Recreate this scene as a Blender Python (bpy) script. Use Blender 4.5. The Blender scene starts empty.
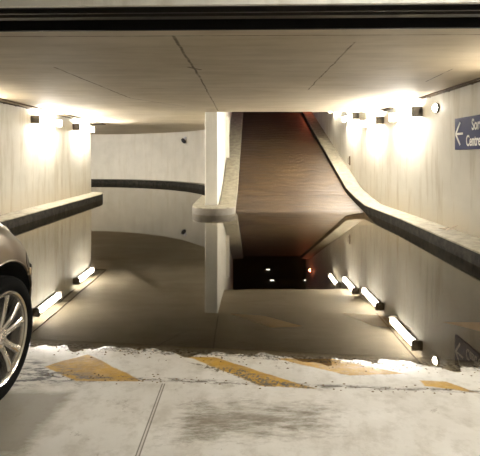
import bpy, bmesh, math, random
from mathutils import Vector, Matrix
random.seed(7)
S = bpy.context.scene
COL = S.collection
PI = math.pi
CAM_H = 1.35; F = 430.0; HY = 156.5
CEIL = 2.43

# ---------------------------------------------------------------- materials
class NT:
    def __init__(s, name):
        s.m = bpy.data.materials.new(name); s.m.use_nodes = True
        s.t = s.m.node_tree; s.t.nodes.clear()
        s.out = s.n('ShaderNodeOutputMaterial')
    def n(s, typ, **kw):
        nd = s.t.nodes.new(typ)
        for k, v in kw.items(): setattr(nd, k, v)
        return nd
    def l(s, a, b): s.t.links.new(a, b)
    def put(s, sock, v):
        if hasattr(v, 'links') or isinstance(v, bpy.types.NodeSocket): s.l(v, sock)
        else: sock.default_value = v
    def math(s, op, a, b=None, c=None, clamp=False):
        nd = s.n('ShaderNodeMath', operation=op); nd.use_clamp = clamp
        s.put(nd.inputs[0], a)
        if b is not None: s.put(nd.inputs[1], b)
        if c is not None: s.put(nd.inputs[2], c)
        return nd.outputs[0]
    def vmath(s, op, a, b=None, scale=None):
        nd = s.n('ShaderNodeVectorMath', operation=op)
        s.put(nd.inputs[0], a)
        if b is not None: s.put(nd.inputs[1], b)
        if scale is not None: s.put(nd.inputs[3], scale)
        return nd
    def pos(s):
        return s.n('ShaderNodeTexCoord').outputs['Object']
    def noise(s, vec, scale, detail=4, rough=0.6, stretch=None, off=(0,0,0)):
        if stretch:
            mp = s.n('ShaderNodeMapping'); s.l(vec, mp.inputs[0])
            mp.inputs['Scale'].default_value = stretch; mp.inputs['Location'].default_value = off
            vec = mp.outputs[0]
        nd = s.n('ShaderNodeTexNoise'); s.l(vec, nd.inputs['Vector'])
        nd.inputs['Scale'].default_value = scale; nd.inputs['Detail'].default_value = detail
        nd.inputs['Roughness'].default_value = rough
        return nd.outputs[0]
    def rng(s, v, a, b, c=0.0, d=1.0):
        nd = s.n('ShaderNodeMapRange'); s.put(nd.inputs[0], v)
        for i, x in enumerate((a, b, c, d)): s.put(nd.inputs[i+1], x)
        return nd.outputs[0]
    def mix(s, f, a, b, blend='MIX'):
        nd = s.n('ShaderNodeMix', data_type='RGBA', blend_type=blend)
        s.put(nd.inputs[0], f)
        for i, v in ((6, a), (7, b)):
            if isinstance(v, (tuple, list)): v = tuple(v) + ((1,) if len(v) == 3 else ())
            s.put(nd.inputs[i], v)
        return nd.outputs[2]
    def bump(s, h, strength=0.3, dist=0.01):
        nd = s.n('ShaderNodeBump'); s.put(nd.inputs['Height'], h)
        nd.inputs['Strength'].default_value = strength; nd.inputs['Distance'].default_value = dist
        return nd.outputs[0]
    def pbr(s, col, rough=0.8, metal=0.0, normal=None, spec=0.5, coat=0.0, emit=None, es=0.0):
        b = s.n('ShaderNodeBsdfPrincipled')
        if isinstance(col, (tuple, list)): col = tuple(col) + (1,)
        s.put(b.inputs['Base Color'], col); s.put(b.inputs['Roughness'], rough); s.put(b.inputs['Metallic'], metal)
        s.put(b.inputs['Specular IOR Level'], spec); b.inputs['Coat Weight'].default_value = coat
        b.inputs['Coat Roughness'].default_value = 0.05
        if normal is not None: s.l(normal, b.inputs['Normal'])
        if emit: b.inputs['Emission Color'].default_value = emit + (1,); b.inputs['Emission Strength'].default_value = es
        s.l(b.outputs[0], s.out.inputs[0]); return s.m
    def seg(s, p, a, b, w):
        """1 near the segment a-b (xy), 0 elsewhere"""
        a = Vector((a[0], a[1], 0)); b = Vector((b[0], b[1], 0)); L = (b-a).length; d = (b-a)/L
        pf = s.vmath('MULTIPLY', p, (1, 1, 0)).outputs[0]
        r = s.vmath('SUBTRACT', pf, tuple(a)).outputs[0]
        t = s.vmath('DOT_PRODUCT', r, tuple(d)).outputs['Value']
        t = s.math('MINIMUM', s.math('MAXIMUM', t, 0.0), L)
        c = s.vmath('SCALE', tuple(d), scale=t).outputs[0]
        dist = s.vmath('LENGTH', s.vmath('SUBTRACT', r, c).outputs[0]).outputs['Value']
        return s.rng(dist, w*0.4, w, 1.0, 0.0)
    def poly(s, p, pts, wob, soft=0.02):
        """1 inside the convex polygon pts (xy), with a wobbling border"""
        area = sum(pts[i-1][0]*pts[i][1]-pts[i][0]*pts[i-1][1] for i in range(len(pts)))
        if area < 0: pts = pts[::-1]
        cur = None
        for i in range(len(pts)):
            a = Vector(pts[i-1]); b = Vector(pts[i]); e = (b-a).normalized(); nrm = Vector((-e.y, e.x))
            v = s.vmath('DOT_PRODUCT', p, (nrm.x, nrm.y, 0)).outputs['Value']
            v = s.math('SUBTRACT', v, nrm.dot(a))
            cur = v if cur is None else s.math('MINIMUM', cur, v)
        return s.rng(s.math('ADD', cur, wob), 0.0, soft, 0.0, 1.0)

def plain(name, col, rough=0.6, metal=0.0, coat=0.0, var=0.12, scale=30, spec=0.5):
    t = NT(name); p = t.pos(); n = t.noise(p, scale, 3)
    c = t.mix(n, tuple(x*(1-var) for x in col), tuple(min(1, x*(1+var)) for x in col))
    return t.pbr(c, rough, metal, coat=coat, spec=spec)

def emis(name, col, strength):
    t = NT(name); e = t.n('ShaderNodeEmission'); e.inputs[0].default_value = col + (1,); e.inputs[1].default_value = strength
    t.l(e.outputs[0], t.out.inputs[0]); return t.m

def px(x, y, z=0.0):
    """plan point of a pixel that lies at height z"""
    A = (y-HY)/(CAM_H-z); return ((x-240)/A, F/A)

def wall_mat(name, base, streak, ochre=0.0):
    t = NT(name); p = t.pos()
    big = t.noise(p, 1.3, 5, 0.6); st = t.noise(p, 5.0, 4, 0.65, stretch=(1, 1, 0.13)); fine = t.noise(p, 45, 3)
    c = t.mix(t.rng(big, 0.35, 0.7), base, tuple(x*0.86 for x in base))
    c = t.mix(t.math('MULTIPLY', t.rng(st, 0.50, 0.70), 0.5), c, streak)
    spots = t.rng(t.noise(p, 7, 6, 0.75, off=(3, 1, 5), stretch=(1, 1, 1)), 0.66, 0.74)
    c = t.mix(t.math('MULTIPLY', spots, 0.3), c, tuple(x*0.45 for x in streak))
    if ochre:
        z = t.n('ShaderNodeSeparateXYZ'); t.l(p, z.inputs[0])
        low = t.rng(t.math('ADD', z.outputs[2], t.math('MULTIPLY', big, 0.6)), 0.35, 0.95, 1.0, 0.0)
        c = t.mix(t.math('MULTIPLY', low, ochre), c, (0.42, 0.34, 0.22))
    return t.pbr(c, 0.62, normal=t.bump(t.math('ADD', t.math('MULTIPLY', big, 0.5), t.math('MULTIPLY', fine, 0.2)), 0.25, 0.02))

M = {}
M['wall'] = wall_mat('painted_wall', (0.60, 0.575, 0.505), (0.30, 0.24, 0.14), 0.6)
M['wall_back'] = wall_mat('cream_wall', (0.62, 0.585, 0.51), (0.50, 0.45, 0.36), 0.0)
M['lintel'] = wall_mat('lintel_paint', (0.72, 0.70, 0.62), (0.4, 0.36, 0.28))
M['post'] = wall_mat('post_paint', (0.70, 0.68, 0.60), (0.5, 0.46, 0.38))

def ceiling_mat():
    t = NT('ceiling_concrete'); p = t.pos()
    big = t.noise(p, 0.9, 6, 0.62); st = t.noise(p, 3.0, 5, 0.6, stretch=(0.35, 2.2, 1)); fine = t.noise(p, 60, 3)
    c = t.mix(t.rng(big, 0.3, 0.7), (0.50, 0.42, 0.29), (0.62, 0.54, 0.41))
    c = t.mix(t.math('MULTIPLY', t.rng(st, 0.45, 0.75), 0.5), c, (0.36, 0.29, 0.19))
    wob = t.noise(p, 4.0, 4)
    pw = t.vmath('ADD', p, t.vmath('SCALE', (1, 0.2, 0), scale=t.math('MULTIPLY', t.math('SUBTRACT', wob, 0.5), 0.05)).outputs[0]).outputs[0]
    m = None
    for a, b, w in (((-.60, 3.85), (-.55, 5.9), .020), ((-.55, 5.9), (-.52, 10.2), .016), ((1.085, 4.06), (1.10, 7.0), .013),
                    ((-2.25, 5.2), (-2.03, 7.95), .020), ((-2.03, 7.95), (-1.2, 9.3), .014), ((2.62, 5.3), (2.68, 6.2), .016),
                    ((-5, 3.92), (4, 3.78), .012), ((-.62, 5.2), (-.50, 5.35), .03)):
        g = t.seg(pw, a, b, w); m = g if m is None else t.math('MAXIMUM', m, g)
    c = t.mix(t.math('MULTIPLY', m, t.rng(t.noise(p, 6, 3), 0.3, 0.55, 0.25, 0.9)), c, (0.12, 0.085, 0.05))
    return t.pbr(c, 0.75, normal=t.bump(t.math('ADD', big, t.math('MULTIPLY', fine, 0.15)), 0.25, 0.02))
M['ceiling'] = ceiling_mat()

def floor_mat():
    t = NT('garage_floor'); p = t.pos()
    n1 = t.noise(p, 2.2, 6, 0.65); n2 = t.noise(p, 9, 6, 0.7); n3 = t.noise(p, 40, 4, 0.7); n4 = t.noise(p, 14, 6, 0.75, stretch=(0.5, 1.6, 1))
    c = t.mix(t.rng(n1, 0.35, 0.7), (0.66, 0.645, 0.60), (0.53, 0.505, 0.45))
    c = t.mix(t.math('MULTIPLY', t.rng(n2, 0.48, 0.68), 0.55), c, (0.36, 0.33, 0.27))
    c = t.mix(t.math('MULTIPLY', t.rng(t.noise(p, 5, 7, 0.8, stretch=(1, 1, 1), off=(4, 2, 0)), 0.60, 0.66), 0.5), c, (0.22, 0.19, 0.14))
    sx = t.n('ShaderNodeSeparateXYZ'); t.l(p, sx.inputs[0])
    e = t.math('ADD', t.math('SUBTRACT', sx.outputs[1], 2.93), t.math('MULTIPLY', sx.outputs[0], 0.11))   # + beyond the shore
    wob = t.math('MULTIPLY', t.math('SUBTRACT', n2, 0.5), 0.10)
    wob2 = t.math('MULTIPLY', t.math('SUBTRACT', n4, 0.5), 0.28)
    # tyre dirt patch
    pt = t.poly(p, [px(190, 400), px(335, 402), px(345, 440), px(150, 456)], t.math('MULTIPLY', t.math('SUBTRACT', n4, 0.5), 0.5), 0.16)
    c = t.mix(t.math('MULTIPLY', pt, t.rng(n4, 0.35, 0.62, 0.5, 0.95)), c, (0.17, 0.145, 0.10))
    pt = t.poly(p, [px(-60, 390), px(82, 392), px(22, 470), px(-160, 470)], t.math('MULTIPLY', wob2, 0.5), 0.07)  # car's shade on the floor at lower left, painted into the colour
    c = t.mix(t.math('MULTIPLY', pt, 0.75), c, (0.20, 0.18, 0.135))
    # yellow hatching
    ym = None
    for q in ([(88, 354), (146, 384), (75, 384), (42, 368)], [(184, 356), (214, 357), (318, 391), (262, 389)],
              [(270, 358), (332, 358), (408, 375), (350, 377)], [(418, 381), (446, 382), (482, 396), (424, 388)],
              [(229, 308), (264, 310), (304, 322), (272, 324)], [(340, 306), (384, 309), (414, 325), (372, 321)], [(441, 316), (500, 316), (500, 332)]):
        g = t.poly(p, [px(*k) for k in q], t.math('MULTIPLY', wob, 0.35), 0.012); ym = g if ym is None else t.math('MAXIMUM', ym, g)
    worn = t.rng(t.math('ADD', t.math('MULTIPLY', n4, 0.6), t.math('MULTIPLY', n3, 0.4)), 0.46, 0.60, 1.0, 0.85)
    yc = t.mix(t.rng(n2, 0.4, 0.65), (0.46, 0.255, 0.002), (0.30, 0.16, 0.004))
    c = t.mix(t.math('MULTIPLY', ym, worn), c, yc)
    s2 = t.poly(p, [px(*k) for k in ((184, 362), (240, 370), (316, 391), (262, 389))], wob, 0.02)
    c = t.mix(t.math('MULTIPLY', s2, t.rng(n3, 0.47, 0.55)), c, (0.10, 0.08, 0.045))
    # dark grit along the shore and along the lower end of the hatching
    sh = t.rng(t.math('ABSOLUTE', t.math('ADD', e, wob2)), 0.0, 0.075, 1.0, 0.0)
    c = t.mix(t.math('MULTIPLY', sh, t.rng(n3, 0.42, 0.56)), c, (0.05, 0.04, 0.03))
    e2 = t.math('ADD', t.math('SUBTRACT', sx.outputs[1], 2.545), t.math('ADD', t.math('MULTIPLY', sx.outputs[0], 0.07), t.math('MULTIPLY', wob, 0.8)))
    ln = t.rng(t.math('ABSOLUTE', e2), 0.0, 0.03, 1.0, 0.0)
    c = t.mix(t.math('MULTIPLY', ln, t.rng(n4, 0.46, 0.54)), c, (0.07, 0.055, 0.035))
    pt = t.poly(p, [px(-10, 362), px(30, 358), px(88, 372), px(110, 386), px(0, 392)], wob2, 0.1)
    c = t.mix(t.math('MULTIPLY', pt, t.rng(n4, 0.47, 0.56)), c, (0.06, 0.055, 0.055))
    # expansion joint
    jl = t.math('MAXIMUM', t.seg(p, (-.457, 2.53), (-.462, 1.2), .005), t.seg(p, (-.443, 2.53), (-.446, 1.2), .005))
    c = t.mix(t.math('MULTIPLY', jl, 0.8), c, (0.10, 0.085, 0.06))
    jl = t.seg(p, (-.447, 2.53), (-.455, 1.2), .004); c = t.mix(t.math('MULTIPLY', jl, 0.3), c, (0.35, 0.30, 0.22))
    # silt under the water
    silt = t.rng(t.math('ADD', e, t.math('MULTIPLY', wob2, 0.25)), 0.0, 0.10)
    sc = t.mix(t.math('MULTIPLY', ym, 0.55), t.mix(n1, (0.055, 0.042, 0.024), (0.09, 0.07, 0.042)), (0.5, 0.28, 0.03))
    c = t.mix(silt, c, sc)
    wet = t.rng(t.math('ADD', e, wob2), -0.30, 0.02)
    rough = t.math('SUBTRACT', 0.62, t.math('MULTIPLY', wet, 0.42))
    h = t.math('ADD', t.math('MULTIPLY', n2, 0.6), t.math('MULTIPLY', n3, 0.4))
    return t.pbr(c, rough, normal=t.bump(h, 0.35, 0.01))
M['floor'] = floor_mat()

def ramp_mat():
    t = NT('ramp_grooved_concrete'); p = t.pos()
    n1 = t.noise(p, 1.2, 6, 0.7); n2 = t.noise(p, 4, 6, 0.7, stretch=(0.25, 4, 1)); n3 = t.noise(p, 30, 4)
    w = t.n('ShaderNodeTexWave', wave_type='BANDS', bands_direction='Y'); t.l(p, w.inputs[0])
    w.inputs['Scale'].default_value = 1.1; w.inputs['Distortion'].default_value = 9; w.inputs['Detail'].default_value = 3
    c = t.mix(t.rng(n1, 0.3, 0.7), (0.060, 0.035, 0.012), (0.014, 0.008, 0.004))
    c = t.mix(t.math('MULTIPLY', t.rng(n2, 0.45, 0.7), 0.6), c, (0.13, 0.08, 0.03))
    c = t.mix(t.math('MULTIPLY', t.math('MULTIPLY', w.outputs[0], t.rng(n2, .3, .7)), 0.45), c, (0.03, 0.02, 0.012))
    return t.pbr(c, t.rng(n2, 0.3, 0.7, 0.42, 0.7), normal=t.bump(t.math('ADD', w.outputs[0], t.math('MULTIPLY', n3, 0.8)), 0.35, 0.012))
M['ramp'] = ramp_mat()

def curb_top():
    t = NT('curb_concrete'); p = t.pos(); n = t.noise(p, 6, 6, 0.7); f = t.noise(p, 50, 3)
    c = t.mix(t.rng(n, 0.35, 0.68), (0.27, 0.245, 0.18), (0.14, 0.12, 0.08))
    return t.pbr(c, 0.75, normal=t.bump(t.math('ADD', n, t.math('MULTIPLY', f, 0.3)), 0.4, 0.01))
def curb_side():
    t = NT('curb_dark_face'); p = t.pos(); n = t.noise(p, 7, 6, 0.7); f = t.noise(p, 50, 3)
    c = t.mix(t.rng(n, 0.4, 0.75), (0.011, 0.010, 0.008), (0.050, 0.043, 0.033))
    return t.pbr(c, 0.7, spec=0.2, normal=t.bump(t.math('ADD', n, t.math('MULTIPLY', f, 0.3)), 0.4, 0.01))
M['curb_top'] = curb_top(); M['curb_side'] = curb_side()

def water_mat():
    t = NT('still_water'); p = t.pos()
    n = t.noise(p, 1.1, 2, 0.5)
    nb = t.bump(n, 0.02, 0.02)
    fr = t.n('ShaderNodeFresnel'); fr.inputs[0].default_value = 1.43; t.l(nb, fr.inputs[1])
    gl = t.n('ShaderNodeBsdfGlossy'); gl.inputs['Roughness'].default_value = 0.0; gl.inputs[0].default_value = (0.96, 0.93, 0.87, 1); t.l(nb, gl.inputs['Normal'])
    tr = t.n('ShaderNodeBsdfTransparent'); tr.inputs[0].default_value = (0.62, 0.56, 0.44, 1)
    mx = t.n('ShaderNodeMixShader'); t.l(fr.outputs[0], mx.inputs[0]); t.l(tr.outputs[0], mx.inputs[1]); t.l(gl.outputs[0], mx.inputs[2])
    t.l(mx.outputs[0], t.out.inputs[0]); return t.m
M['water'] = water_mat()

M['metal_slot_shade'] = plain('dark_metal_and_slot_shade', (0.009, 0.008, 0.008), 0.6, 0.0, spec=0.2)
M['slat'] = plain('shutter_slat_metal', (0.045, 0.042, 0.037), 0.45, 0.3)
M['conduit'] = plain('rusty_conduit', (0.10, 0.065, 0.035), 0.7, 0.2, var=0.5)
M['housing'] = plain('grey_lamp_housing', (0.16, 0.14, 0.11), 0.6)
M['paint'] = plain('bronze_car_paint', (0.15, 0.118, 0.08), 0.28, 0.6, coat=0.9, var=0.03, scale=200)
M['rubber'] = plain('tyre_rubber', (0.0035, 0.0035, 0.0032), 0.9, spec=0.08)
M['well'] = plain('wheel_well_plastic', (0.006, 0.006, 0.006), 0.9)
M['alloy'] = plain('alloy_rim', (0.58, 0.55, 0.50), 0.22, 0.9, var=0.04)
M['glass'] = plain('dark_car_glass', (0.02, 0.022, 0.024), 0.06, 0.0, coat=0.6)
M['chrome'] = plain('chrome_trim', (0.7, 0.7, 0.68), 0.12, 1.0, var=0.02)
M['headglass'] = plain('lamp_lens', (0.55, 0.55, 0.52), 0.1, 0.2, coat=0.8)
M['red_lens'] = plain('red_lens', (0.35, 0.02, 0.02), 0.2, 0.0, coat=0.8)
M['amber'] = plain('amber_reflector', (0.5, 0.38, 0.24), 0.15, 0.2, coat=0.8)
M['sign_blue'] = plain('sign_blue', (0.008, 0.016, 0.095), 0.35, 0.0, var=0.1, scale=4, spec=0.25)
M['sign_white'] = plain('sign_white', (0.82, 0.82, 0.80), 0.5, var=0.02)
M['dark_panel'] = plain('grey_panel', (0.25, 0.25, 0.24), 0.5)
M['night_wall'] = plain('dark_wall', (0.10, 0.085, 0.075), 0.8)
M['plastic_black'] = plain('black_plastic', (0.015, 0.014, 0.02), 0.35)
M['plastic_white'] = plain('pale_plastic', (0.6, 0.6, 0.68), 0.4)
M['leaf'] = plain('brown_leaf', (0.16, 0.10, 0.04), 0.7, var=0.5)
M['debris'] = plain('pale_debris', (0.5, 0.42, 0.34), 0.7, var=0.3)
M['tube'] = emis('lamp_diffuser', (1.0, 0.95, 0.86), 235.0)
M['tube_dim'] = emis('dim_lamp_diffuser', (1.0, 0.90, 0.74), 45.0)
M['tube_near'] = emis('lamp_diffuser_near', (1.0, 0.98, 0.94), 62.0)
M['bulb'] = emis('round_lamp_diffuser', (1.0, 0.94, 0.84), 60.0)
M['tiny'] = emis('far_lamp_diffuser', (1.0, 0.95, 0.85), 6.0)
M['redlamp'] = emis('red_lamp_lens', (1.0, 0.20, 0.09), 110.0)
M['violet'] = emis('violet_lamp_lens', (0.50, 0.28, 1.0), 38.0)

# ---------------------------------------------------------------- mesh helpers
def box(bm, x0, x1, y0, y1, z0, z1, mi=0):
    vs = [bm.verts.new(c) for c in ((x0,y0,z0),(x1,y0,z0),(x1,y1,z0),(x0,y1,z0),(x0,y0,z1),(x1,y0,z1),(x1,y1,z1),(x0,y1,z1))]
    fs = [(3,2,1,0),(4,5,6,7),(0,1,5,4),(1,2,6,5),(2,3,7,6),(3,0,4,7)]
    for f in fs: bm.faces.new([vs[i] for i in f]).material_index = mi
    return vs
def bbox(bm, x0, x1, y0, y1, z0, z1, r=0.01, seg=2):
    vs = box(bm, x0, x1, y0, y1, z0, z1)
    es = list({e for v in vs for e in v.link_edges})
    bmesh.ops.bevel(bm, geom=es, offset=r, segments=seg, affect='EDGES', profile=0.5)
def prism(bm, pts, z0, z1, top=0, side=0):
    """pts ccw plan; z0, z1 numbers or lists"""
    n = len(pts)
    a = sum(pts[i-1][0]*pts[i][1]-pts[i][0]*pts[i-1][1] for i in range(n))
    if a < 0: pts = pts[::-1]; z0 = z0[::-1] if isinstance(z0, list) else z0; z1 = z1[::-1] if isinstance(z1, list) else z1
    g = lambda z, i: z[i] if isinstance(z, list) else z
    lo = [bm.verts.new((p[0], p[1], g(z0, i))) for i, p in enumerate(pts)]
    hi = [bm.verts.new((p[0], p[1], g(z1, i))) for i, p in enumerate(pts)]
    bm.faces.new(lo[::-1]).material_index = side; bm.faces.new(hi).material_index = top
    for i in range(n):
        j = (i+1) % n; bm.faces.new((lo[i], lo[j], hi[j], hi[i])).material_index = side
def tube(bm, path, r, n=10, cap=True):
    rings = []
    path = [Vector(p) for p in path]
    for i, p in enumerate(path):
        d = (path[min(i+1, len(path)-1)] - path[max(i-1, 0)]).normalized()
        up = Vector((0, 0, 1)) if abs(d.z) < 0.9 else Vector((1, 0, 0))
        u = d.cross(up).normalized(); v = d.cross(u)
        rr = r[i] if isinstance(r, (list, tuple)) else r
        rings.append([bm.verts.new(p + u*rr*math.cos(2*PI*k/n) + v*rr*math.sin(2*PI*k/n)) for k in range(n)])
    for a, b in zip(rings, rings[1:]):
        for k in range(n): bm.faces.new((a[k], a[(k+1) % n], b[(k+1) % n], b[k]))
    if cap: bm.faces.new(rings[0]); bm.faces.new(rings[-1])
def lathe(bm, prof, axis='x', n=48, closed=True):
    """prof: (along, radius) list, spun round the local x axis"""
    rings = []
    for a, r in prof:
        rings.append([bm.verts.new((a, r*math.cos(2*PI*k/n), r*math.sin(2*PI*k/n))) for k in range(n)])
    m = len(rings)
    for i in range(m if closed else m-1):
        a = rings[i]; b = rings[(i+1) % m]
        for k in range(n): bm.faces.new((a[k], a[(k+1) % n], b[(k+1) % n], b[k]))
    return rings
def obj(name, bm, mats, parent=None, smooth=False, loc=None):
    bmesh.ops.recalc_face_normals(bm, faces=bm.faces)
    me = bpy.data.meshes.new(name); bm.to_mesh(me); bm.free()
    for m in (mats if isinstance(mats, (list, tuple)) else [mats]): me.materials.append(m)
    if smooth:
        for p in me.polygons: p.use_smooth = True
    o = bpy.data.objects.new(name, me); COL.objects.link(o)
    if parent: o.parent = parent
    if loc: o.location = loc
    return o
def smooth_angle(o, ang=35):
    me = o.data
    for p in me.polygons: p.use_smooth = True
    me.set_sharp_from_angle(angle=math.radians(ang))
def tag(o, label=None, cat=None, group=None, kind=None):
    if label: o['label'] = label
    if cat: o['category'] = cat
    if group: o['group'] = group
    if kind: o['kind'] = kind
    return o
def thing(name, label, cat, loc=(0,0,0), group=None):
    o = bpy.data.objects.new(name, None); COL.objects.link(o); o.location = loc; o.empty_display_size = 0.1
    return tag(o, label, cat, group)
def struct(name, bm, m, label=None, cat=None, smooth=False):
    o = obj(name, bm, m, smooth=smooth); tag(o, label, cat, None, 'structure'); return o
def copy_thing(root):
    r = root.copy(); COL.objects.link(r)
    for ch in root.children:
        c = ch.copy(); COL.objects.link(c); c.parent = r
        for g in ch.children:
            d = g.copy(); COL.objects.link(d); d.parent = c
    return r

# ---------------------------------------------------------------- setting
def e_of(x, y): return (y-2.93) + 0.11*x
def floor_z(x, y):
    e = e_of(x, y)
    w = 0.0012*math.sin(7*x+1.3*math.sin(5*y)) + 0.0012*math.sin(17*x+3+2*math.sin(11*y)) + 0.0008*math.sin(41*x+9*y)
    if e > 0: z = -0.055*e
    else: z = -0.028*e
    z = max(-0.16, min(0.03, z))
    k = math.exp(-(e/0.45)**2)
    return z + w*k
xs = sorted(set([-16.5, -13, -9, -6, -4.5, -3.5, -2.6] + [round(-2.2+0.03*i, 3) for i in range(155)] + [2.7, 3.2, 4.2]))
ys = sorted(set([-3.0, -1, 0.5, 1.4] + [round(1.8+0.03*i, 3) for i in range(80)] + [4.5, 5, 6, 8, 10.4, 14, 18, 23.5]))
bm = bmesh.new(); gr = [[bm.verts.new((x, y, floor_z(x, y))) for x in xs] for y in ys]
for j in range(len(ys)-1):
    for i in range(len(xs)-1): bm.faces.new((gr[j][i], gr[j][i+1], gr[j+1][i+1], gr[j+1][i]))
fl = struct('floor', bm, M['floor'], 'pale concrete garage floor with worn yellow hatching, sloping under the water', 'floor', smooth=True)

bm = bmesh.new()
outline = [(-4.55, 2.5), (3.2, 2.5), (3.2, 13.0), (-.3, 13.0), (-.3, 10.2), (-1.0, 10.2)]
outline += [(-8.2+7.5*math.cos(math.radians(a)), 14.48+7.5*math.sin(math.radians(a))) for a in range(17, 166, 4)]
outline += [(-15.4, 11.85), (-5.15, 11.85), (-5.15, 14.0), (-4.55, 14.0)]
bm.faces.new([bm.verts.new((q[0], q[1], 0)) for q in outline]); bmesh.ops.triangulate(bm, faces=bm.faces)
w = obj('flood_water', bm, M['water']); tag(w, 'still brown flood water covering the garage floor and mirroring the walls and lamps', 'water', None, 'stuff')

# ramp profile
def ramp_z(y):
    if y <= 8.8: return -0.26
    if y <= 12.2: return 0.18*(y-10.4) if y < 12.2 else 0.33
    z = 0.33 + 0.36*(y-12.2)
    if y > 21: z = min(z, 0.33+0.36*8.8 + 0.15*(y-21)); 
    return min(z, 3.72)
ry = [9.0, 10.4, 11.0, 11.6, 12.0, 12.3, 12.8] + [13.4+0.6*i for i in range(13)] + [21.0, 21.6, 22.4, 23.2, 30, 34]
bm = bmesh.new()
prev = None
for y in ry:
    hw = (-.62, 3.5) if y <= 22.4 else (-.62, 3.5)
    row = [bm.verts.new((hw[0] + (hw[1]-hw[0])*k/8, y, ramp_z(y))) for k in range(9)]
    row += [bm.verts.new((hw[1], y, ramp_z(y)-0.3)), bm.verts.new((hw[0], y, ramp_z(y)-0.3))]
    if prev:
        for k in range(8): bm.faces.new((prev[k], prev[k+1], row[k+1], row[k]))
        bm.faces.new((prev[9], prev[10], row[10], row[9]))
        bm.faces.new((prev[8], prev[9], row[9], row[8])); bm.faces.new((prev[10], prev[0], row[0], row[10]))
    prev = row
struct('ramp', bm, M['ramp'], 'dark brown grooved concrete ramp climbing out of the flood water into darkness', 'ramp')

# upper hall beyond the ramp (seen only in the water mirror)
bm = bmesh.new(); box(bm, 3.5, 8, 22.4, 34, 3.42, 3.72); box(bm, -4, -.62, 22.4, 34, 3.42, 3.72)
struct('floor_upper', bm, M['ramp'])
bm = bmesh.new()
box(bm, -4, 8, 34, 34.2, 3.4, 6.8); box(bm, -4.2, -4, 22.2, 34.2, 3.4, 6.8); box(bm, 8, 8.2, 22.2, 34.2, 3.4, 6.8)
box(bm, 3.42, 8, 22.2, 22.4, 3.4, 6.8); box(bm, -4, -.85, 22.2, 22.4, 3.4, 6.8)
struct('wall_upper', bm, M['night_wall'])
bm = bmesh.new(); box(bm, -4.2, 8.2, 13.3, 34.2, 6.6, 6.8)
struct('ceiling_upper', bm, M['night_wall'])

# walls
bm = bmesh.new(); box(bm, 3.42, 3.7, -3, 22.4, -0.3, 6.6)
struct('wall_right', bm, M['wall'], 'long pale concrete wall on the right, scalloped by lamp light', 'wall')
bm = bmesh.new()
prism(bm, [(-5.0, -3), (-4.75, -3), (-4.75, 13.72), (-4.78, 13.78), (-4.84, 13.8), (-5.0, 13.8)], -0.3, 2.6)
struct('wall_left', bm, M['wall'], 'pale stained concrete wall on the left ending at an open corner', 'wall')
bm = bmesh.new()
box(bm, -16.4, -5.0, 11.6, 11.8, -0.3, 2.6)
struct('wall_side', bm, M['wall_back'])
bm = bmesh.new(); box(bm, -5, 3.7, -3.2, -3.0, -0.3, 2.9)
struct('wall_behind', bm, M['wall'])
# dividing wall beside the ramp
bm = bmesh.new()
prism(bm, [(-.85, 10.42), (-.83, 10.4), (-.555, 10.4), (-.535, 10.42), (-.36, 22.3), (-.85, 22.3)], -0.3, 6.6)
struct('wall_centre', bm, M['post'], 'white dividing wall whose narrow end stands like a post beside the ramp', 'wall')
# curved back wall
CX, CY, RR = -8.2, 14.48, 7.64
def arc(r, a0, a1, n): return [(CX + r*math.cos(math.radians(a0+(a1-a0)*i/n)), CY + r*math.sin(math.radians(a0+(a1-a0)*i/n))) for i in range(n+1)]
def arc_band(bm, r0, r1, z0, z1, a0=0, a1=170, n=60, top=0, side=0):
    A = arc(r0, a0, a1, n); B = arc(r1, a0, a1, n)
    va = [[bm.verts.new((p[0], p[1], z)) for p in A] for z in (z0, z1)]
    vb = [[bm.verts.new((p[0], p[1], z)) for p in B] for z in (z0, z1)]
    for i in range(n):
        for q, mi in (((va[0][i], va[0][i+1], va[1][i+1], va[1][i]), side), ((vb[0][i], vb[1][i], vb[1][i+1], vb[0][i+1]), side),
                      ((va[1][i], va[1][i+1], vb[1][i+1], vb[1][i]), top), ((va[0][i], vb[0][i], vb[0][i+1], va[0][i+1]), side)):
            bm.faces.new(q).material_index = mi
    for i in (0, n): bm.faces.new((va[0][i], va[1][i], vb[1][i], vb[0][i])).material_index = side
bm = bmesh.new(); arc_band(bm, RR, RR+.2, -0.3, 2.7, 0)
o = struct('wall_back', bm, M['wall_back'], 'smooth cream curved wall at the far end of the left passage', 'wall'); smooth_angle(o, 30)

# curbs
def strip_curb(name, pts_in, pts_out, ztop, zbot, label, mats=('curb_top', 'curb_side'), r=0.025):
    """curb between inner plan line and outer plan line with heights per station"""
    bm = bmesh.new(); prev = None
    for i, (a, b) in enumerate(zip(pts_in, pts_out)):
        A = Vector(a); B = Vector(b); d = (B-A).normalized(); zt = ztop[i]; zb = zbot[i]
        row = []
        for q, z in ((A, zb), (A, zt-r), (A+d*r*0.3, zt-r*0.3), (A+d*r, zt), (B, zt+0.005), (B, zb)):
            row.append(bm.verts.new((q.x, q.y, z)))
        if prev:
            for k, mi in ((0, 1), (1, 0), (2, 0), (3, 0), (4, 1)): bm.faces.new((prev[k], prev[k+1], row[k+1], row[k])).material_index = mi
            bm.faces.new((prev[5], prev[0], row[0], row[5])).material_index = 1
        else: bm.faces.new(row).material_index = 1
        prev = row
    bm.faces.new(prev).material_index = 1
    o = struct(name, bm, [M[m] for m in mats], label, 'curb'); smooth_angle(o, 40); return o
ys_ = [3.4, 4.2, 5.3, 6.5, 8.2, 9.6, 10.4, 11.2, 11.9, 12.2, 12.5, 13.2, 14, 15.5, 17, 19, 21, 22.3]
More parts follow.
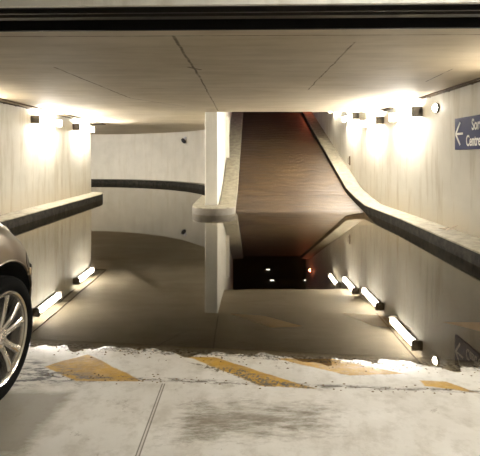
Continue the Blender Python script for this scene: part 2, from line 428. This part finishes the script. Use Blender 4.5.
def cr_in(y):
    if y < 8.2: return 2.92 + (3.03-2.92)*max(0, (y-5.3))/2.9
    return 3.03 - 0.03*min(1, (y-8.2)/3)
def ctop(y): return max(0.0, ramp_z(y) if y > 10.4 else 0.0) + (0.185 if y < 11 else 0.15)
ramp_b = lambda y: (-0.3 if y < 12 else ramp_z(y)-0.2)
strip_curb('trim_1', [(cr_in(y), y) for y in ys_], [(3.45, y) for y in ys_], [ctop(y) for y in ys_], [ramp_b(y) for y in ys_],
           'raised concrete curb with dark side along the right wall, bending up the ramp')
# left wall curb with rounded nose
pin = [(-4.3, y) for y in (-2.5, 2, 6, 9, 11.5, 13.2)] + [(-4.3-.45*(1-math.cos(t)), 13.2+.95*math.sin(t)) for t in [PI/2*k/8 for k in range(1, 9)]]
pout = [(-4.8, y) for y in (-2.5, 2, 6, 9, 11.5, 13.2)] + [(-4.8, 13.25+.02*k) for k in range(1, 9)]
pin += [(-5.1, 14.15)]; pout += [(-5.1, 13.75)]
strip_curb('trim_2', pin, pout, [0.19]*len(pin), [-0.3]*len(pin), 'raised concrete curb with dark side along the left wall, rounded at the wall end')
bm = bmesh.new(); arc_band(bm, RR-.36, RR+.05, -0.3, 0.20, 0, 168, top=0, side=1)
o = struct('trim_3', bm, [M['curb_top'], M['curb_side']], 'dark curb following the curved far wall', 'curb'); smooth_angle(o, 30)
# ramp left curb + nose
lys = [10.4, 11.2, 11.9, 12.2, 12.5, 13.2, 14, 15.5, 17, 19, 21, 22.3]
def cl_in(y): return -.11 + .27*max(0, (y-10.4))/10.4
t_in = [(-1.16, 13), (-1.17, 10.7), (-1.14, 10.3), (-1.05, 10.02), (-.9, 9.87), (-.7, 9.8), (-.5, 9.8), (-.32, 9.87), (-.2, 9.98), (-.13, 10.15), (-.11, 10.4)]
t_out = [(-.8, 13), (-.8, 10.7), (-.8, 10.55), (-.78, 10.5), (-.74, 10.5), (-.7, 10.5), (-.65, 10.5), (-.6, 10.5), (-.58, 10.5), (-.56, 10.5), (-.5, 10.5)]
t_in += [(cl_in(y), y) for y in lys[1:]]; t_out += [(-.50+.15*(y-10.4)/12, y) for y in lys[1:]]
zt = [0.17]*11 + [ctop(y)+.0 for y in lys[1:]]; zb = [-0.3]*11 + [ramp_b(y) for y in lys[1:]]
M['nose'] = plain('pale_worn_curb', (0.17, 0.15, 0.12), 0.7, var=0.35, scale=8)
strip_curb('trim_4', t_in, t_out, zt, zb, 'pale rounded curb around the dividing wall end, running up the ramp', mats=('curb_top', 'nose'))

# ceiling
bm = bmesh.new()
prism(bm, [(-5.0, 3.79), (3.7, 3.57), (3.7, 10.4), (-.6, 10.4), (-.87, 10.7), (-2.4, 12.4), (-3.3, 13.6), (-4.36, 15.2), (-5.2, 15.7), (-7, 16.2), (-9, 16.2), (-12, 15), (-12, 11.7), (-5, 11.7)], CEIL, CEIL+.35)
struct('ceiling', bm, M['ceiling'], 'low beige concrete ceiling slab with fine cracks and panel joints', 'ceiling')
bm = bmesh.new(); box(bm, -16.5, -.6, 10.3, 23, CEIL+.05, CEIL+.3)
struct('ceiling_passage', bm, M['ceiling'], 'darker ceiling over the left passage', 'ceiling')
bm = bmesh.new()
prism(bm, [(-.86, 10.38), (3.7, 10.38), (3.7, 13.3), (-.86, 13.3)], [CEIL, CEIL, 2.76, 2.76], [CEIL+.4, CEIL+.4, 6.7, 6.7])
struct('ceiling_ramp', bm, M['ceiling'], 'ceiling part rising to a straight edge above the foot of the ramp', 'ceiling')
bm = bmesh.new(); box(bm, -5.0, 3.7, -3, 3.3, 2.85, 3.0)
struct('ceiling_near', bm, M['ceiling'])

# lintel and shutter slot (turned a little)
def rot_y(x): return -0.025*x     # plan skew of the door line
def skew_box(bm, x0, x1, y0, y1, z0, z1):
    prism(bm, [(x0, y0+rot_y(x0)), (x1, y0+rot_y(x1)), (x1, y1+rot_y(x1)), (x0, y1+rot_y(x0))], z0, z1)
bm = bmesh.new(); skew_box(bm, -5.0, 3.7, 3.02, 3.05, 2.418, 2.9)
struct('trim_5', bm, M['lintel'], 'pale lintel along the very top of the view', 'lintel')
bm = bmesh.new(); skew_box(bm, -5.0, 3.7, 3.05, 3.66, 2.80, 2.9); skew_box(bm, -5.0, 3.7, 3.63, 3.66, 2.425, 2.9); skew_box(bm, -5, 3.7, 3.05, 3.08, 2.424, 2.8)
struct('trim_6', bm, M['metal_slot_shade'])  # black sheets lining the slot, recess shade put into their colour
sh = thing('roller_shutter', 'dark metal roller shutter rolled up in the slot behind the lintel', 'shutter', (0, 3.45, 2.5))
def part(name, bm, m, par, smooth=False):
    """mesh given in world coordinates, parented to an unrotated Empty"""
    bmesh.ops.translate(bm, verts=bm.verts, vec=-Vector(par.location)); return obj(name, bm, m, par, smooth)
bm = bmesh.new(); skew_box(bm, -4.7, 3.38, 3.40, 3.43, 2.48, 2.80); part('curtain', bm, M['metal_slot_shade'], sh)
bm = bmesh.new(); skew_box(bm, -4.7, 3.38, 3.37, 3.44, 2.452, 2.48); part('bottom_bar', bm, M['slat'], sh)
bm = bmesh.new(); skew_box(bm, -4.7, 3.38, 3.30, 3.325, 2.46, 2.80); part('guide_rail', bm, M['slat'], sh)
bm = bmesh.new(); skew_box(bm, -4.7, 3.38, 3.56, 3.60, 2.50, 2.80); part('seal_strip', bm, M['metal_slot_shade'], sh)

# ---------------------------------------------------------------- wall lamps
def wall_lamp(side, x, y0, y1, z, label, mat='tube', group='tube lamps along the walls'):
    """side +1: on the right wall (faces -x); -1: on the left wall"""
    yc = (y0+y1)/2; L = (y1-y0)/2
    t = thing('tube_lamp', label, 'lamp', (x, yc, z), group)
    s = -side
    bm = bmesh.new(); bbox(bm, min(0, s*.082), max(0, s*.082), -L, L, -.055, .055, .008); obj('housing', bm, M['housing'], t)
    bm = bmesh.new(); bbox(bm, min(s*.08, s*.17), max(s*.08, s*.17), -L+.05, L-.05, -.062, .062, .03, 4); obj('diffuser', bm, M[mat], t, True)
    for q in (-1, 1):
        bm = bmesh.new(); a, b = sorted((q*(L-.05), q*L)); bbox(bm, min(s*.0, s*.21), max(s*.0, s*.21), a, b, -.105, .095, .02, 3); obj('end_cap', bm, M['housing'], t)
    return t
RX = 3.425; LX = -4.755
wall_lamp(1, RX, 8.05, 9.35, 2.20, 'longest looking tube lamp on the right wall, just left of the small round lamp')
wall_lamp(1, RX, 10.2, 11.5, 2.22, 'tube lamp on the right wall, middle of the row between ceiling edge and sign')
wall_lamp(1, RX, 12.35, 13.65, 2.53, 'tube lamp on the right wall beside the foot of the ramp')
wall_lamp(1, RX, 14.5, 15.8, 3.02, 'farthest tube lamp on the right wall, above the ramp behind the ceiling edge', 'tube_dim')
wall_lamp(-1, LX, 12.2, 13.5, 2.20, 'tube lamp at the far end of the left wall by the open corner')
wall_lamp(-1, LX, 9.75, 11.05, 2.20, 'tube lamp on the left wall, the nearer of the two in view')
wall_lamp(-1, LX, 6.6, 7.9, 2.20, 'unseen tube lamp added on the left wall to light the room, outside the left edge of the view', 'tube_dim')  # lamp beyond the frame, added to light the room
wall_lamp(1, RX, 3.9, 5.2, 2.20, 'unseen tube lamp added on the right wall to light the room, outside the right edge of the view', 'tube_dim')  # also added out of view, extra light for the near room
# passage behind left wall: unseen lamps put in to light the curved wall
for (x, y, lab) in ((-6.1, 14.7, 'unseen ceiling tube lamp in the passage just behind the end of the left wall'), (-8.9, 14.2, 'unseen added ceiling tube lamp deep in the passage behind the left wall'), (-7.3, 17.4, 'unseen added ceiling tube lamp near the curved wall, hidden by the left wall')):
    t = thing('tube_lamp', lab, 'lamp', (x, y, (CEIL if y < 15 else CEIL+.05)+.004), 'tube lamps along the walls')
    bm = bmesh.new(); bbox(bm, -.65, .65, -.06, .06, -.05, 0, .008); obj('housing', bm, M['housing'], t)
    bm = bmesh.new(); bbox(bm, -.6, .6, -.05, .05, -.12, -.05, .03, 4); obj('diffuser', bm, M['tube'], t, True)
# near ceiling lamps over the entrance
for (x, y, lab) in ((1.3, 1.3, 'ceiling tube lamp over the dry entrance floor, right one'), (2.4, -0.2, 'ceiling tube lamp over the dry entrance floor, behind the viewer')):
    t = thing('tube_lamp', lab, 'lamp', (x, y, 2.855), 'ceiling lamps over the entrance')
    bm = bmesh.new(); bbox(bm, -.65, .65, -.06, .06, -.05, 0, .008); obj('housing', bm, M['housing'], t)
    bm = bmesh.new(); bbox(bm, -.6, .6, -.05, .05, -.12, -.05, .03, 4); obj('diffuser', bm, M['tube_near'], t, True)
# round bulkhead
t = thing('round_lamp', 'small round bulkhead lamp on the right wall above the left end of the blue sign', 'lamp', (RX, 7.45, 2.19))
bm = bmesh.new(); lathe(bm, [(0, .001), (0, .085), (-.03, .085), (-.04, .075), (-.035, .065), (-.035, .001)], n=28, closed=False); obj('housing', bm, M['housing'], t)
bm = bmesh.new(); lathe(bm, [(-.035, .066), (-.055, .062), (-.075, .045), (-.085, .022), (-.087, .001)], n=28, closed=False); obj('diffuser', bm, M['bulb'], t, True)
# conduits
bm = bmesh.new(); tube(bm, [(3.28, 3.8, CEIL-.013), (3.28, 10.3, CEIL-.013)], .013)
tag(obj('conduit', bm, M['conduit']), 'thin rusty conduit running along the ceiling beside the right wall', 'conduit', None)
bm = bmesh.new(); tube(bm, [(-4.45, 3.9, CEIL-.013), (-4.45, 14.2, CEIL-.013), (-4.47, 14.3, CEIL-.013), (-4.55, 14.35, CEIL-.013), (-5.3, 14.35, CEIL-.013)], .013)
tag(obj('conduit', bm, M['conduit']), 'thin rusty conduit running along the ceiling beside the left wall', 'conduit', None)
for (x, y0, y1, lab) in ((3.375, 6.0, 8.0, 'dark steel cable channel over the small round lamp in the right ceiling corner'), (3.375, 9.5, 10.1, 'short dark cable channel between two tube lamps in the right ceiling corner'),
                         (-4.69, 8.4, 9.7, 'dark cable channel in the left ceiling corner near the frame edge'), (-4.69, 11.1, 12.15, 'dark cable channel in the left ceiling corner between the two lamps')):
    t = thing('cable_channel', lab, 'cable channel', (x, (y0+y1)/2, CEIL), 'cable channels in the ceiling corners'); L = (y1-y0)/2
    for k in (-1, 0, 1):
        bm = bmesh.new(); tube(bm, [(k*.022, -L+.1*abs(k), -.012), (k*.022, L-.05*abs(k), -.012)], .008, 8); obj('cable', bm, M['conduit'], t)
    for q in (-.7, 0, .7):
        bm = bmesh.new(); box(bm, -.04, .04, q*L-.012, q*L+.012, -.026, 0); obj('clip', bm, M['housing'], t)

# small lights up the ramp
for k, (x, y, z) in enumerate(((1.95, 29.9, 6.6), (2.04, 27.4, 6.6), (4.2, 27.4, 6.6))):
    lab = ('small far ceiling lamp mirrored in the water, upper one', 'small far ceiling lamp mirrored in the water, lower left one', 'small far ceiling lamp mirrored in the water, lower right one')[k]
    t = thing('ceiling_lamp', lab, 'lamp', (x, y, z), 'small lamps of the hall at the top of the ramp')
    bm = bmesh.new(); bbox(bm, -.14, .14, -.09, .09, -.04, 0, .01); obj('housing', bm, M['housing'], t)
    bm = bmesh.new(); bbox(bm, -.12, .12, -.07, .07, -.09, -.04, .02, 3); obj('diffuser', bm, M['tiny'], t)
t = thing('coloured_lamp', 'red lamp on the right wall near the top of the ramp', 'lamp', (RX, 20.6, 4.1))
bm = bmesh.new(); lathe(bm, [(0, .001), (0, .10), (-.06, .10), (-.06, .001)], n=20, closed=False); obj('housing', bm, M['housing'], t)
bm = bmesh.new(); lathe(bm, [(-.06, .085), (-.10, .07), (-.13, .03), (-.135, .001)], n=20, closed=False); obj('lens', bm, M['redlamp'], t, True)
t = thing('coloured_lamp', 'unseen violet lamp added high on the ramp wall to tint the wall opposite', 'lamp', (-.44, 18.6, 5.0))  # hidden lamp put in to throw purple on the right wall
bm = bmesh.new(); lathe(bm, [(0, .001), (0, .12), (.06, .12), (.06, .001)], n=20, closed=False); obj('housing', bm, M['housing'], t)
bm = bmesh.new(); lathe(bm, [(.06, .105), (.10, .09), (.13, .04), (.135, .001)], n=20, closed=False); obj('lens', bm, M['violet'], t, True)
t = thing('wall_hatch', 'dim grey hatch on the wall of the dark hall above the ramp', 'hatch', (2.9, 34.0, 5.8))
bm = bmesh.new(); bbox(bm, -.45, .45, -.04, 0, -.6, .6, .01); obj('panel', bm, M['dark_panel'], t)
bm = bmesh.new(); box(bm, -.5, .5, -.08, -.04, -.05, .05); obj('crossbar', bm, M['slat'], t)

# ---------------------------------------------------------------- sign
SY0, SY1, SZ0, SZ1 = 5.2, 6.78, 1.455, 1.945
t = thing('direction_sign', 'dark blue direction sign with white lettering and left arrow on the right wall', 'sign', (RX, SY1, SZ0))
H = SZ1-SZ0; W = SY1-SY0
bm = bmesh.new(); bbox(bm, -.04, 0, -W, 0, 0, H, .006); obj('panel', bm, M['sign_blue'], t)
def text_mesh(name, txt, size, sx, off_y, off_z, par):
    cu = bpy.data.curves.new(name, 'FONT'); cu.body = txt; cu.size = size; cu.extrude = 0.0015; cu.offset = 0.004
    tmp = bpy.data.objects.new('tmp', cu); COL.objects.link(tmp)
    dg = bpy.context.evaluated_depsgraph_get(); me = bpy.data.meshes.new_from_object(tmp.evaluated_get(dg))
    COL.objects.unlink(tmp); bpy.data.objects.remove(tmp)
    # text x -> -y, text y -> z, normal -> -x
    me.transform(Matrix(((0, 0, -1, -.0425), (-sx, 0, 0, -off_y), (0, 1, 0, off_z), (0, 0, 0, 1))))
    me.materials.clear(); me.materials.append(M['sign_white'])
    o = bpy.data.objects.new(name, me); COL.objects.link(o); o.parent = par
    o.data.flip_normals() if False else None
    return o
text_mesh('lettering', 'Sortie', .225, .66, .50, .285, t)
text_mesh('lettering', 'Centre', .225, .60, .345, .055, t)
bm = bmesh.new()
def bar2(bm, a, b, w):
    a = Vector(a); b = Vector(b); d = (b-a).normalized(); n = Vector((-d.y, d.x))*w/2
    pts = [a+n, b+n, b-n, a-n]
    lo = [bm.verts.new((-.0400, -p.x, p.y)) for p in pts]; hi = [bm.verts.new((-.0440, -p.x, p.y)) for p in pts]
    bm.faces.new(lo); bm.faces.new(hi)
    for i in range(4): bm.faces.new((lo[i], lo[(i+1) % 4], hi[(i+1) % 4], hi[i]))
bar2(bm, (.04, .245), (.25, .245), .034); bar2(bm, (.035, .245), (.17, .42), .034); bar2(bm, (.035, .245), (.17, .07), .034)
obj('arrow', bm, M['sign_white'], t)

# black fitting on the curved wall
ang = math.atan2(19.3-CY, -2.72-CX); wx, wy = CX+RR*math.cos(ang), CY+RR*math.sin(ang)
t = thing('wall_camera', 'small black fitting with a pale cap high on the curved far wall', 'camera', (wx, wy, 2.09))
ix, iy = -math.cos(ang), -math.sin(ang)
bm = bmesh.new(); tube(bm, [(0, 0, .10), (ix*.06, iy*.06, .10), (ix*.10, iy*.10, .05)], [.07, .06, .05], 12); obj('mount', bm, M['plastic_white'], t, True)
bm = bmesh.new(); tube(bm, [(ix*.06-.07, iy*.06, .07), (ix*.10-.05, iy*.10, .03), (ix*.13, iy*.13, -.03), (ix*.14+.07, iy*.14, -.09), (ix*.14+.10, iy*.14, -.13)], [.04, .085, .09, .08, .04], 14); obj('body', bm, M['plastic_black'], t, True)

# thin slot bracket on right wall
t = thing('wall_bracket', 'thin dark upright bracket on the right wall above the curb bend', 'bracket', (RX, 13.35, 1.22))
bm = bmesh.new(); bbox(bm, -.035, 0, -.03, .03, -.14, .14, .006); obj('plate', bm, M['conduit'], t)
bm = bmesh.new(); tube(bm, [(-.03, 0, .1), (-.07, 0, .08), (-.07, 0, -.08), (-.03, 0, -.1)], .009, 8); obj('handle', bm, M['housing'], t)
# debris on curb
t = thing('twig_scrap', 'small pale scrap of twigs lying on the right curb against the wall', 'debris', (3.3, 6.75, .19))
for k, (a, b) in enumerate((((-.09, .10, .012), (.02, -.10, .03)), ((-.03, 0, .015), (.06, -.13, .10)), ((-.08, -.03, .012), (.05, .02, .035)), ((-.1, .16, .01), (-.03, .02, .02)))):
    bm = bmesh.new(); tube(bm, [a, tuple((a[i]+b[i])/2+.006 for i in range(3)), b], [.006, .009, .004], 6); obj('twig', bm, M['debris'], t)

# floating leaves
rl = random.Random(3)
spots = [(372, 299), (382, 343), (214, 331), (236, 342), (297, 335), (160, 338), (330, 322), (255, 296), (120, 330), (410, 352), (352, 342), (196, 300)]
# grit on the shore
bm = bmesh.new()
for k in range(420):
    if k % 3: x = rl.uniform(-2.0, 2.3); y = 2.93-.11*x + rl.gauss(-.06, .05)
    else: x = rl.uniform(-1.4, 1.6); y = 2.545-.07*x + rl.gauss(0, .03)
    r = rl.uniform(.002, .006); z = max(floor_z(x, y), 0)+.001
    n = 5; a0 = rl.random()*6; c0 = bm.verts.new((x, y, z+r*.7))
    ring = [bm.verts.new((x+r*rl.uniform(.6, 1.5)*math.cos(a0+2*PI*i/n)*1.4, y+r*math.sin(a0+2*PI*i/n), z)) for i in range(n)]
    for i in range(n): bm.faces.new((ring[i], ring[(i+1) % n], c0))
    bm.faces.new(ring[::-1])
tag(obj('shore_grit', bm, M['leaf']), 'dark grit and crumbs left along the edge of the flood water', 'grit', None, 'stuff')

# ---------------------------------------------------------------- car
CXc = -2.17
car = thing('car', 'bronze hatchback with silver alloy wheel standing at the water edge on the left', 'car', (CXc, 1.0, 0.012))
AX_F, AX_R, WR = 2.376, -0.28, 0.335
def lerp_tab(tab, y):
    if y <= tab[0][0]: return tab[0][1]
    for (a, va), (b, vb) in zip(tab, tab[1:]):
        if y <= b:
            t = (y-a)/(b-a); t = t*t*(3-2*t)*0.4 + t*0.6; return va+(vb-va)*t
    return tab[-1][1]
HWt = [(-1.15, .55), (-1.10, .70), (-.95, .81), (-.6, .875), (.2, .885), (2.0, .885), (2.45, .882), (2.62, .872), (2.74, .845), (2.86, .785), (2.98, .69), (3.08, .55), (3.13, .38)]
ZSt = [(-1.15, .90), (-.9, .98), (0, .98), (1.5, .965), (2.1, 1.0), (2.3, .99), (2.45, .955), (2.6, .87), (2.75, .77), (2.9, .70), (3.13, .66)]
ZHt = [(-1.15, .96), (-.9, 1.04), (0, 1.03), (1.4, 1.04), (1.7, 1.06), (2.2, 1.09), (2.5, 1.07), (2.7, 1.03), (2.9, .97), (3.03, .88), (3.13, .74)]
ZBt = [(-1.15, .34), (-.8, .22), (0, .19), (1.8, .19), (2.6, .22), (3.13, .26)]
def flank(y, z):
    w, zs, zb = lerp_tab(HWt, y), lerp_tab(ZSt, y), lerp_tab(ZBt, y)
    P = [(zb+.03, w-.04), (zb+.12, w-.015), (zb+.25, w-.004), (.56, w), (.62, w-.002), (zs-.16, w-.012), (zs-.08, w-.022), (zs-.03, w-.045), (zs+.005, w-.085)]
    for (a, va), (b, vb) in zip(P, P[1:]):
        if a <= z <= b: return va+(vb-va)*(z-a)/(b-a)
    return P[0][1] if z < P[0][0] else P[-1][1]
bm = bmesh.new(); sts = [-1.15, -1.12, -1.08, -1.0, -.9, -.75] + [-.6+.12*i for i in range(28)] + [2.74, 2.80, 2.86, 2.92, 2.98, 3.03, 3.08, 3.11, 3.13]
sts = sorted(set(round(s, 3) for s in sts)); rows = []
for y in sts:
    w, zs, zh, zb = (lerp_tab(T, y) for T in (HWt, ZSt, ZHt, ZBt))
    hp = [(0, zb), (w*.6, zb), (w-.10, zb), (w-.04, zb+.03), (w-.015, zb+.12), (w-.004, zb+.25), (w, .56), (w-.002, .62), (w-.012, zs-.16), (w-.022, zs-.08), (w-.045, zs-.03), (w-.085, zs+.005), (w-.14, zs+(zh-zs)*.35), (w*.72, zs+(zh-zs)*.72), (w*.45, zh-.006), (0, zh)]
    row = [bm.verts.new((p[0], y-1.0, p[1])) for p in hp] + [bm.verts.new((-p[0], y-1.0, p[1])) for p in hp[-2:0:-1]]
    rows.append(row)
n = len(rows[0])
for a, b in zip(rows, rows[1:]):
    for k in range(n): bm.faces.new((a[k], a[(k+1) % n], b[(k+1) % n], b[k]))
bm.faces.new(rows[0]); bm.faces.new(rows[-1][::-1])
body = obj('body', bm, M['paint'], car)
# wheel arches by boolean
bmc = bmesh.new()
for ay, rr in ((AX_F, .405), (AX_R, .40)):
    for s in (-1, 1):
        r = bmesh.ops.create_cone(bmc, cap_ends=True, segments=48, radius1=rr, radius2=rr, depth=.5, matrix=Matrix.Translation((s*(.885-.25+.09), ay-1.0, .345)) @ Matrix.Rotation(PI/2, 4, 'Y'))
mec = bpy.data.meshes.new('cut'); bmc.to_mesh(mec); bmc.free(); mec.materials.append(M['well'])
cut = bpy.data.objects.new('cut', mec); COL.objects.link(cut); cut.parent = car
bpy.context.view_layer.update()
md = body.modifiers.new('b', 'BOOLEAN'); md.object = cut; md.operation = 'DIFFERENCE'; md.solver = 'EXACT'
try: md.material_mode = 'TRANSFER'
except Exception: pass
dg = bpy.context.evaluated_depsgraph_get(); nm = bpy.data.meshes.new_from_object(body.evaluated_get(dg))
body.modifiers.clear(); body.data = nm; bpy.data.objects.remove(cut)
if M['well'].name not in [m.name for m in nm.materials if m]: nm.materials.append(M['well'])
wi = [m.name for m in nm.materials].index(M['well'].name)
for p in nm.polygons:                       # the liner: faces looking into the wheel cavity
    c = p.center
    for ay in (AX_F, AX_R):
        r = math.hypot(c.y-(ay-1.0), c.z-.345)
        if (abs(r-.402) < .008 and abs(c.x) < .88 and abs(p.normal.x) < .2) or (r < .41 and abs(p.normal.x) > .9 and abs(c.x) < .60): p.material_index = wi
smooth_angle(body, 38)
# arch lip
for ay, nm_ in ((AX_F, 'arch_lip'), (AX_R, 'arch_lip')):
    for s in (-1, 1):
        bm = bmesh.new(); path = []
        for k in range(25):
            a = math.radians(-18+216*k/24); yy = ay+.407*math.cos(a); zz = .345+.407*math.sin(a)
            if zz < .26: continue
            path.append((s*(flank(yy, zz)-.006), yy-1.0, zz))
        tube(bm, path, .007, 8); obj(nm_, bm, M['paint'], car, True)
# greenhouse
bm = bmesh.new(); rows = []
gt = [(-1.02, .60, 1.03, .03), (-.92, .60, 1.03, .20), (-.70, .60, 1.03, .40), (-.3, .61, 1.03, .455), (.3, .61, 1.02, .47), (.75, .60, 1.02, .45), (1.05, .60, 1.02, .36), (1.40, .64, 1.02, .18), (1.72, .68, 1.02, .02)]
for y, wt, z0, h in gt:
    wb = .80
    k = h/.47; wt2 = wb-(wb-wt)*k
    hp = [(0, z0-.03), (wb, z0-.03), (wb, z0), (wb-(wb-wt2)*.45, z0+h*.5), (wt2+.02, z0+h*.88), (wt2-.06, z0+h*.97), (wt2*.5, z0+h), (0, z0+h+.008)]
    rows.append([bm.verts.new((p[0], y-1.0, p[1])) for p in hp] + [bm.verts.new((-p[0], y-1.0, p[1])) for p in hp[-2:0:-1]])
n = len(rows[0])
for i, (a, b) in enumerate(zip(rows, rows[1:])):
    for k in range(n):
        f = bm.faces.new((a[k], a[(k+1) % n], b[(k+1) % n], b[k]))
        glass_side = k in (2, 3, n-4, n-3) and 1 <= i <= 6
        screen = (i >= 6 or i == 0 or i == 1) and 4 <= k <= n-5
        f.material_index = 1 if (glass_side or screen) else 0
bm.faces.new(rows[0]); bm.faces.new(rows[-1][::-1])
cab = obj('cabin', bm, [M['paint'], M['glass']], car); smooth_angle(cab, 40)
for s in (-1, 1):
    for y0, z1 in ((.30, 1.46), (1.28, 1.24)):
        bm = bmesh.new(); tube(bm, [(s*.815, y0-1.0+.04, 1.01), (s*.735, y0-1.0, 1.22 if z1 > 1.3 else 1.14), (s*(.635 if z1 > 1.3 else .70), y0-1.0-.02, z1)], .02, 8); obj('window_pillar', bm, M['paint'], cab, True)
    bm = bmesh.new(); bbox(bm, min(s*.84, s*1.02), max(s*.84, s*1.02), .22, .32, 1.0, 1.12, .03, 3); mr = obj('side_mirror', bm, M['paint'], car, True)
    bm = bmesh.new(); box(bm, min(s*.87, s*1.0), max(s*.87, s*1.0), .212, .222, 1.02, 1.10); obj('mirror_glass', bm, M['chrome'], mr)
    # headlamp following the nose corner
    bm = bmesh.new(); rws = []
    for yy in (2.95, 2.98, 3.02, 3.07):
        w = lerp_tab(HWt, yy); zs = lerp_tab(ZSt, yy); rws.append([bm.verts.new((s*(w+.004-dx), yy-1.0+.004, z)) for dx, z in ((.03, zs-.02), (.008, zs-.08), (.003, zs-.14), (.03, zs-.15))])
    for a, b in zip(rws, rws[1:]):
        for k in range(3): bm.faces.new((a[k], a[k+1], b[k+1], b[k]))
    bm.faces.new(rws[0]); bm.faces.new(rws[-1])
    obj('headlamp', bm, M['headglass'], car, True)
    bm = bmesh.new(); bbox(bm, min(s*.70, s*.84), max(s*.70, s*.84), -2.13, -2.03, .78, .92, .02, 3); obj('tail_lamp', bm, M['red_lens'], car, True)
    for yd in (.30, 1.28):
        bm = bmesh.new(); tube(bm, [(s*.875, yd-1.0-.20, .80), (s*.90, yd-1.0-.17, .80), (s*.90, yd-1.0-.05, .80), (s*.875, yd-1.0-.02, .80)], .010, 8); obj('door_handle', bm, M['paint'], car, True)
    for yd in (-.45, .38, 1.62):
        bm = bmesh.new(); pth = [(s*flank(yd, z), yd-1.0, z) for z in (.34, .5, .66, .80, .90)]
        tube(bm, pth, .004, 6); obj('door_seam', bm, M['well'], car)
    # bumper seam and side reflector
    bm = bmesh.new(); tube(bm, [(s*flank(yy, z), yy-1.0, z) for yy, z in ((2.675, .62), (2.65, .68), (2.67, .74))], .0035, 6); obj('bumper_seam', bm, M['well'], car)
    bm = bmesh.new()
    yy = 2.685; w = lerp_tab(HWt, yy); bbox(bm, min(s*(w-.012), s*(w+.008)), max(s*(w-.012), s*(w+.008)), yy-1.0-.009, yy-1.0+.009, .60, .645, .003); obj('side_reflector', bm, M['amber'], car, True)
# hood edge strip
for s in (-1, 1):
    bm = bmesh.new(); pth = []
    for yy in (1.75, 2.0, 2.2, 2.4, 2.6, 2.75, 2.86, 2.96):
        w = lerp_tab(HWt, yy); zs = lerp_tab(ZSt, yy); zh = lerp_tab(ZHt, yy); pth.append((s*(w-.14), yy-1.0, zs+(zh-zs)*.35+.001))
    tube(bm, pth, .005, 6); obj('hood_seam', bm, M['well'], car)
bm = bmesh.new(); bbox(bm, -.36, .36, 2.09, 2.14, .40, .58, .02, 2); g = obj('grille', bm, M['well'], car)
for k in range(4):
    bm = bmesh.new(); box(bm, -.34, .34, 2.138, 2.148, .43+.035*k, .44+.035*k); obj('grille_bar', bm, M['chrome'], g)
# wheels
def make_wheel(name, side, ay):
    wh = bpy.data.objects.new(name, None); COL.objects.link(wh); wh.parent = car
    wh.location = (side*.875, ay-1.0, WR-.002); wh.rotation_euler = (0.1 if side > 0 else 0, 0, 0 if side > 0 else PI)
    return wh
def tyre_bm():
    bm = bmesh.new()
    pr = [(-.015, .245), (-.004, .262), (.003, .285), (.0, .310), (-.012, .327), (-.03, .334), (-.10, .337), (-.17, .334), (-.19, .325), (-.20, .30), (-.20, .265), (-.185, .245)]
    lathe(bm, pr, n=64); return bm
def rim_bm():
    bm = bmesh.new()
    lathe(bm, [(-.006, .252), (-.002, .247), (-.008, .238), (-.03, .232), (-.12, .225), (-.19, .245), (-.195, .235), (-.12, .215), (-.03, .222), (-.012, .228)], n=64); return bm
def spokes(k):
    """twin spoke k of 5"""
    bm = bmesh.new(); a = 2*PI*k/5 + .22
    for q in (-1, 1):
        st = []
        for r, off, wd, x in ((.035, .016, .020, -.030), (.08, .021, .018, -.022), (.15, .037, .020, -.014), (.21, .056, .025, -.012), (.236, .066, .032, -.016)):
            ca, sa = math.cos(a), math.sin(a); o_ = q*off
            base = [(-wd*.9, x-.035), (-wd, x-.008), (-wd*.45, x), (wd*.45, x), (wd, x-.008), (wd*.9, x-.035)]
            st.append([bm.verts.new((xx, r*ca-(o_+u)*sa, r*sa+(o_+u)*ca)) for u, xx in base])
        for A, B in zip(st, st[1:]):
            for i in range(6): bm.faces.new((A[i], A[(i+1) % 6], B[(i+1) % 6], B[i]))
        bm.faces.new(st[0]); bm.faces.new(st[-1])
    return bm
first = None
for side, ay in ((1, AX_F), (1, AX_R), (-1, AX_F), (-1, AX_R)):
    wh = make_wheel('wheel', side, ay)
    if first is None:
        obj('tyre', tyre_bm(), M['rubber'], wh, True); r_ = obj('rim', rim_bm(), M['alloy'], wh); smooth_angle(r_, 40)
        for k in range(5): s_ = obj('spoke', spokes(k), M['alloy'], wh); smooth_angle(s_, 35)
        bm = bmesh.new(); lathe(bm, [(-.06, .001), (-.06, .062), (-.03, .060), (-.02, .050), (-.018, .034), (-.013, .032), (-.012, .001)], n=32, closed=False); smooth_angle(obj('hub_cap', bm, M['alloy'], wh), 35)
        bm = bmesh.new(); lathe(bm, [(-.09, .001), (-.09, .15), (-.105, .15), (-.105, .001)], n=40, closed=False); obj('brake_disc', bm, M['housing'], wh)
        bm = bmesh.new(); lathe(bm, [(-.13, .001), (-.13, .22), (-.14, .22), (-.14, .001)], n=40, closed=False); obj('dust_shield', bm, M['well'], wh)
        first = wh
    else:
        for ch in list(first.children):
            c = ch.copy(); COL.objects.link(c); c.parent = wh

# ---------------------------------------------------------------- camera, world, view
cam = bpy.data.cameras.new('camera'); co = bpy.data.objects.new('camera', cam); COL.objects.link(co)
co.location = (0, 0, CAM_H); co.rotation_euler = (PI/2, 0, 0)
cam.sensor_fit = 'HORIZONTAL'; cam.sensor_width = 36; cam.lens = F/480*36
cam.shift_y = -(228-HY)/480
cam.clip_start = 0.05; S.camera = co
wd = bpy.data.worlds.new('world'); S.world = wd; wd.use_nodes = True
wd.node_tree.nodes['Background'].inputs[0].default_value = (0.002, 0.002, 0.003, 1); wd.node_tree.nodes['Background'].inputs[1].default_value = 1
vs = S.view_settings; vs.view_transform = 'Standard'; vs.look = 'None'; vs.exposure = 0.55; vs.gamma = 1; vs.use_curve_mapping = False
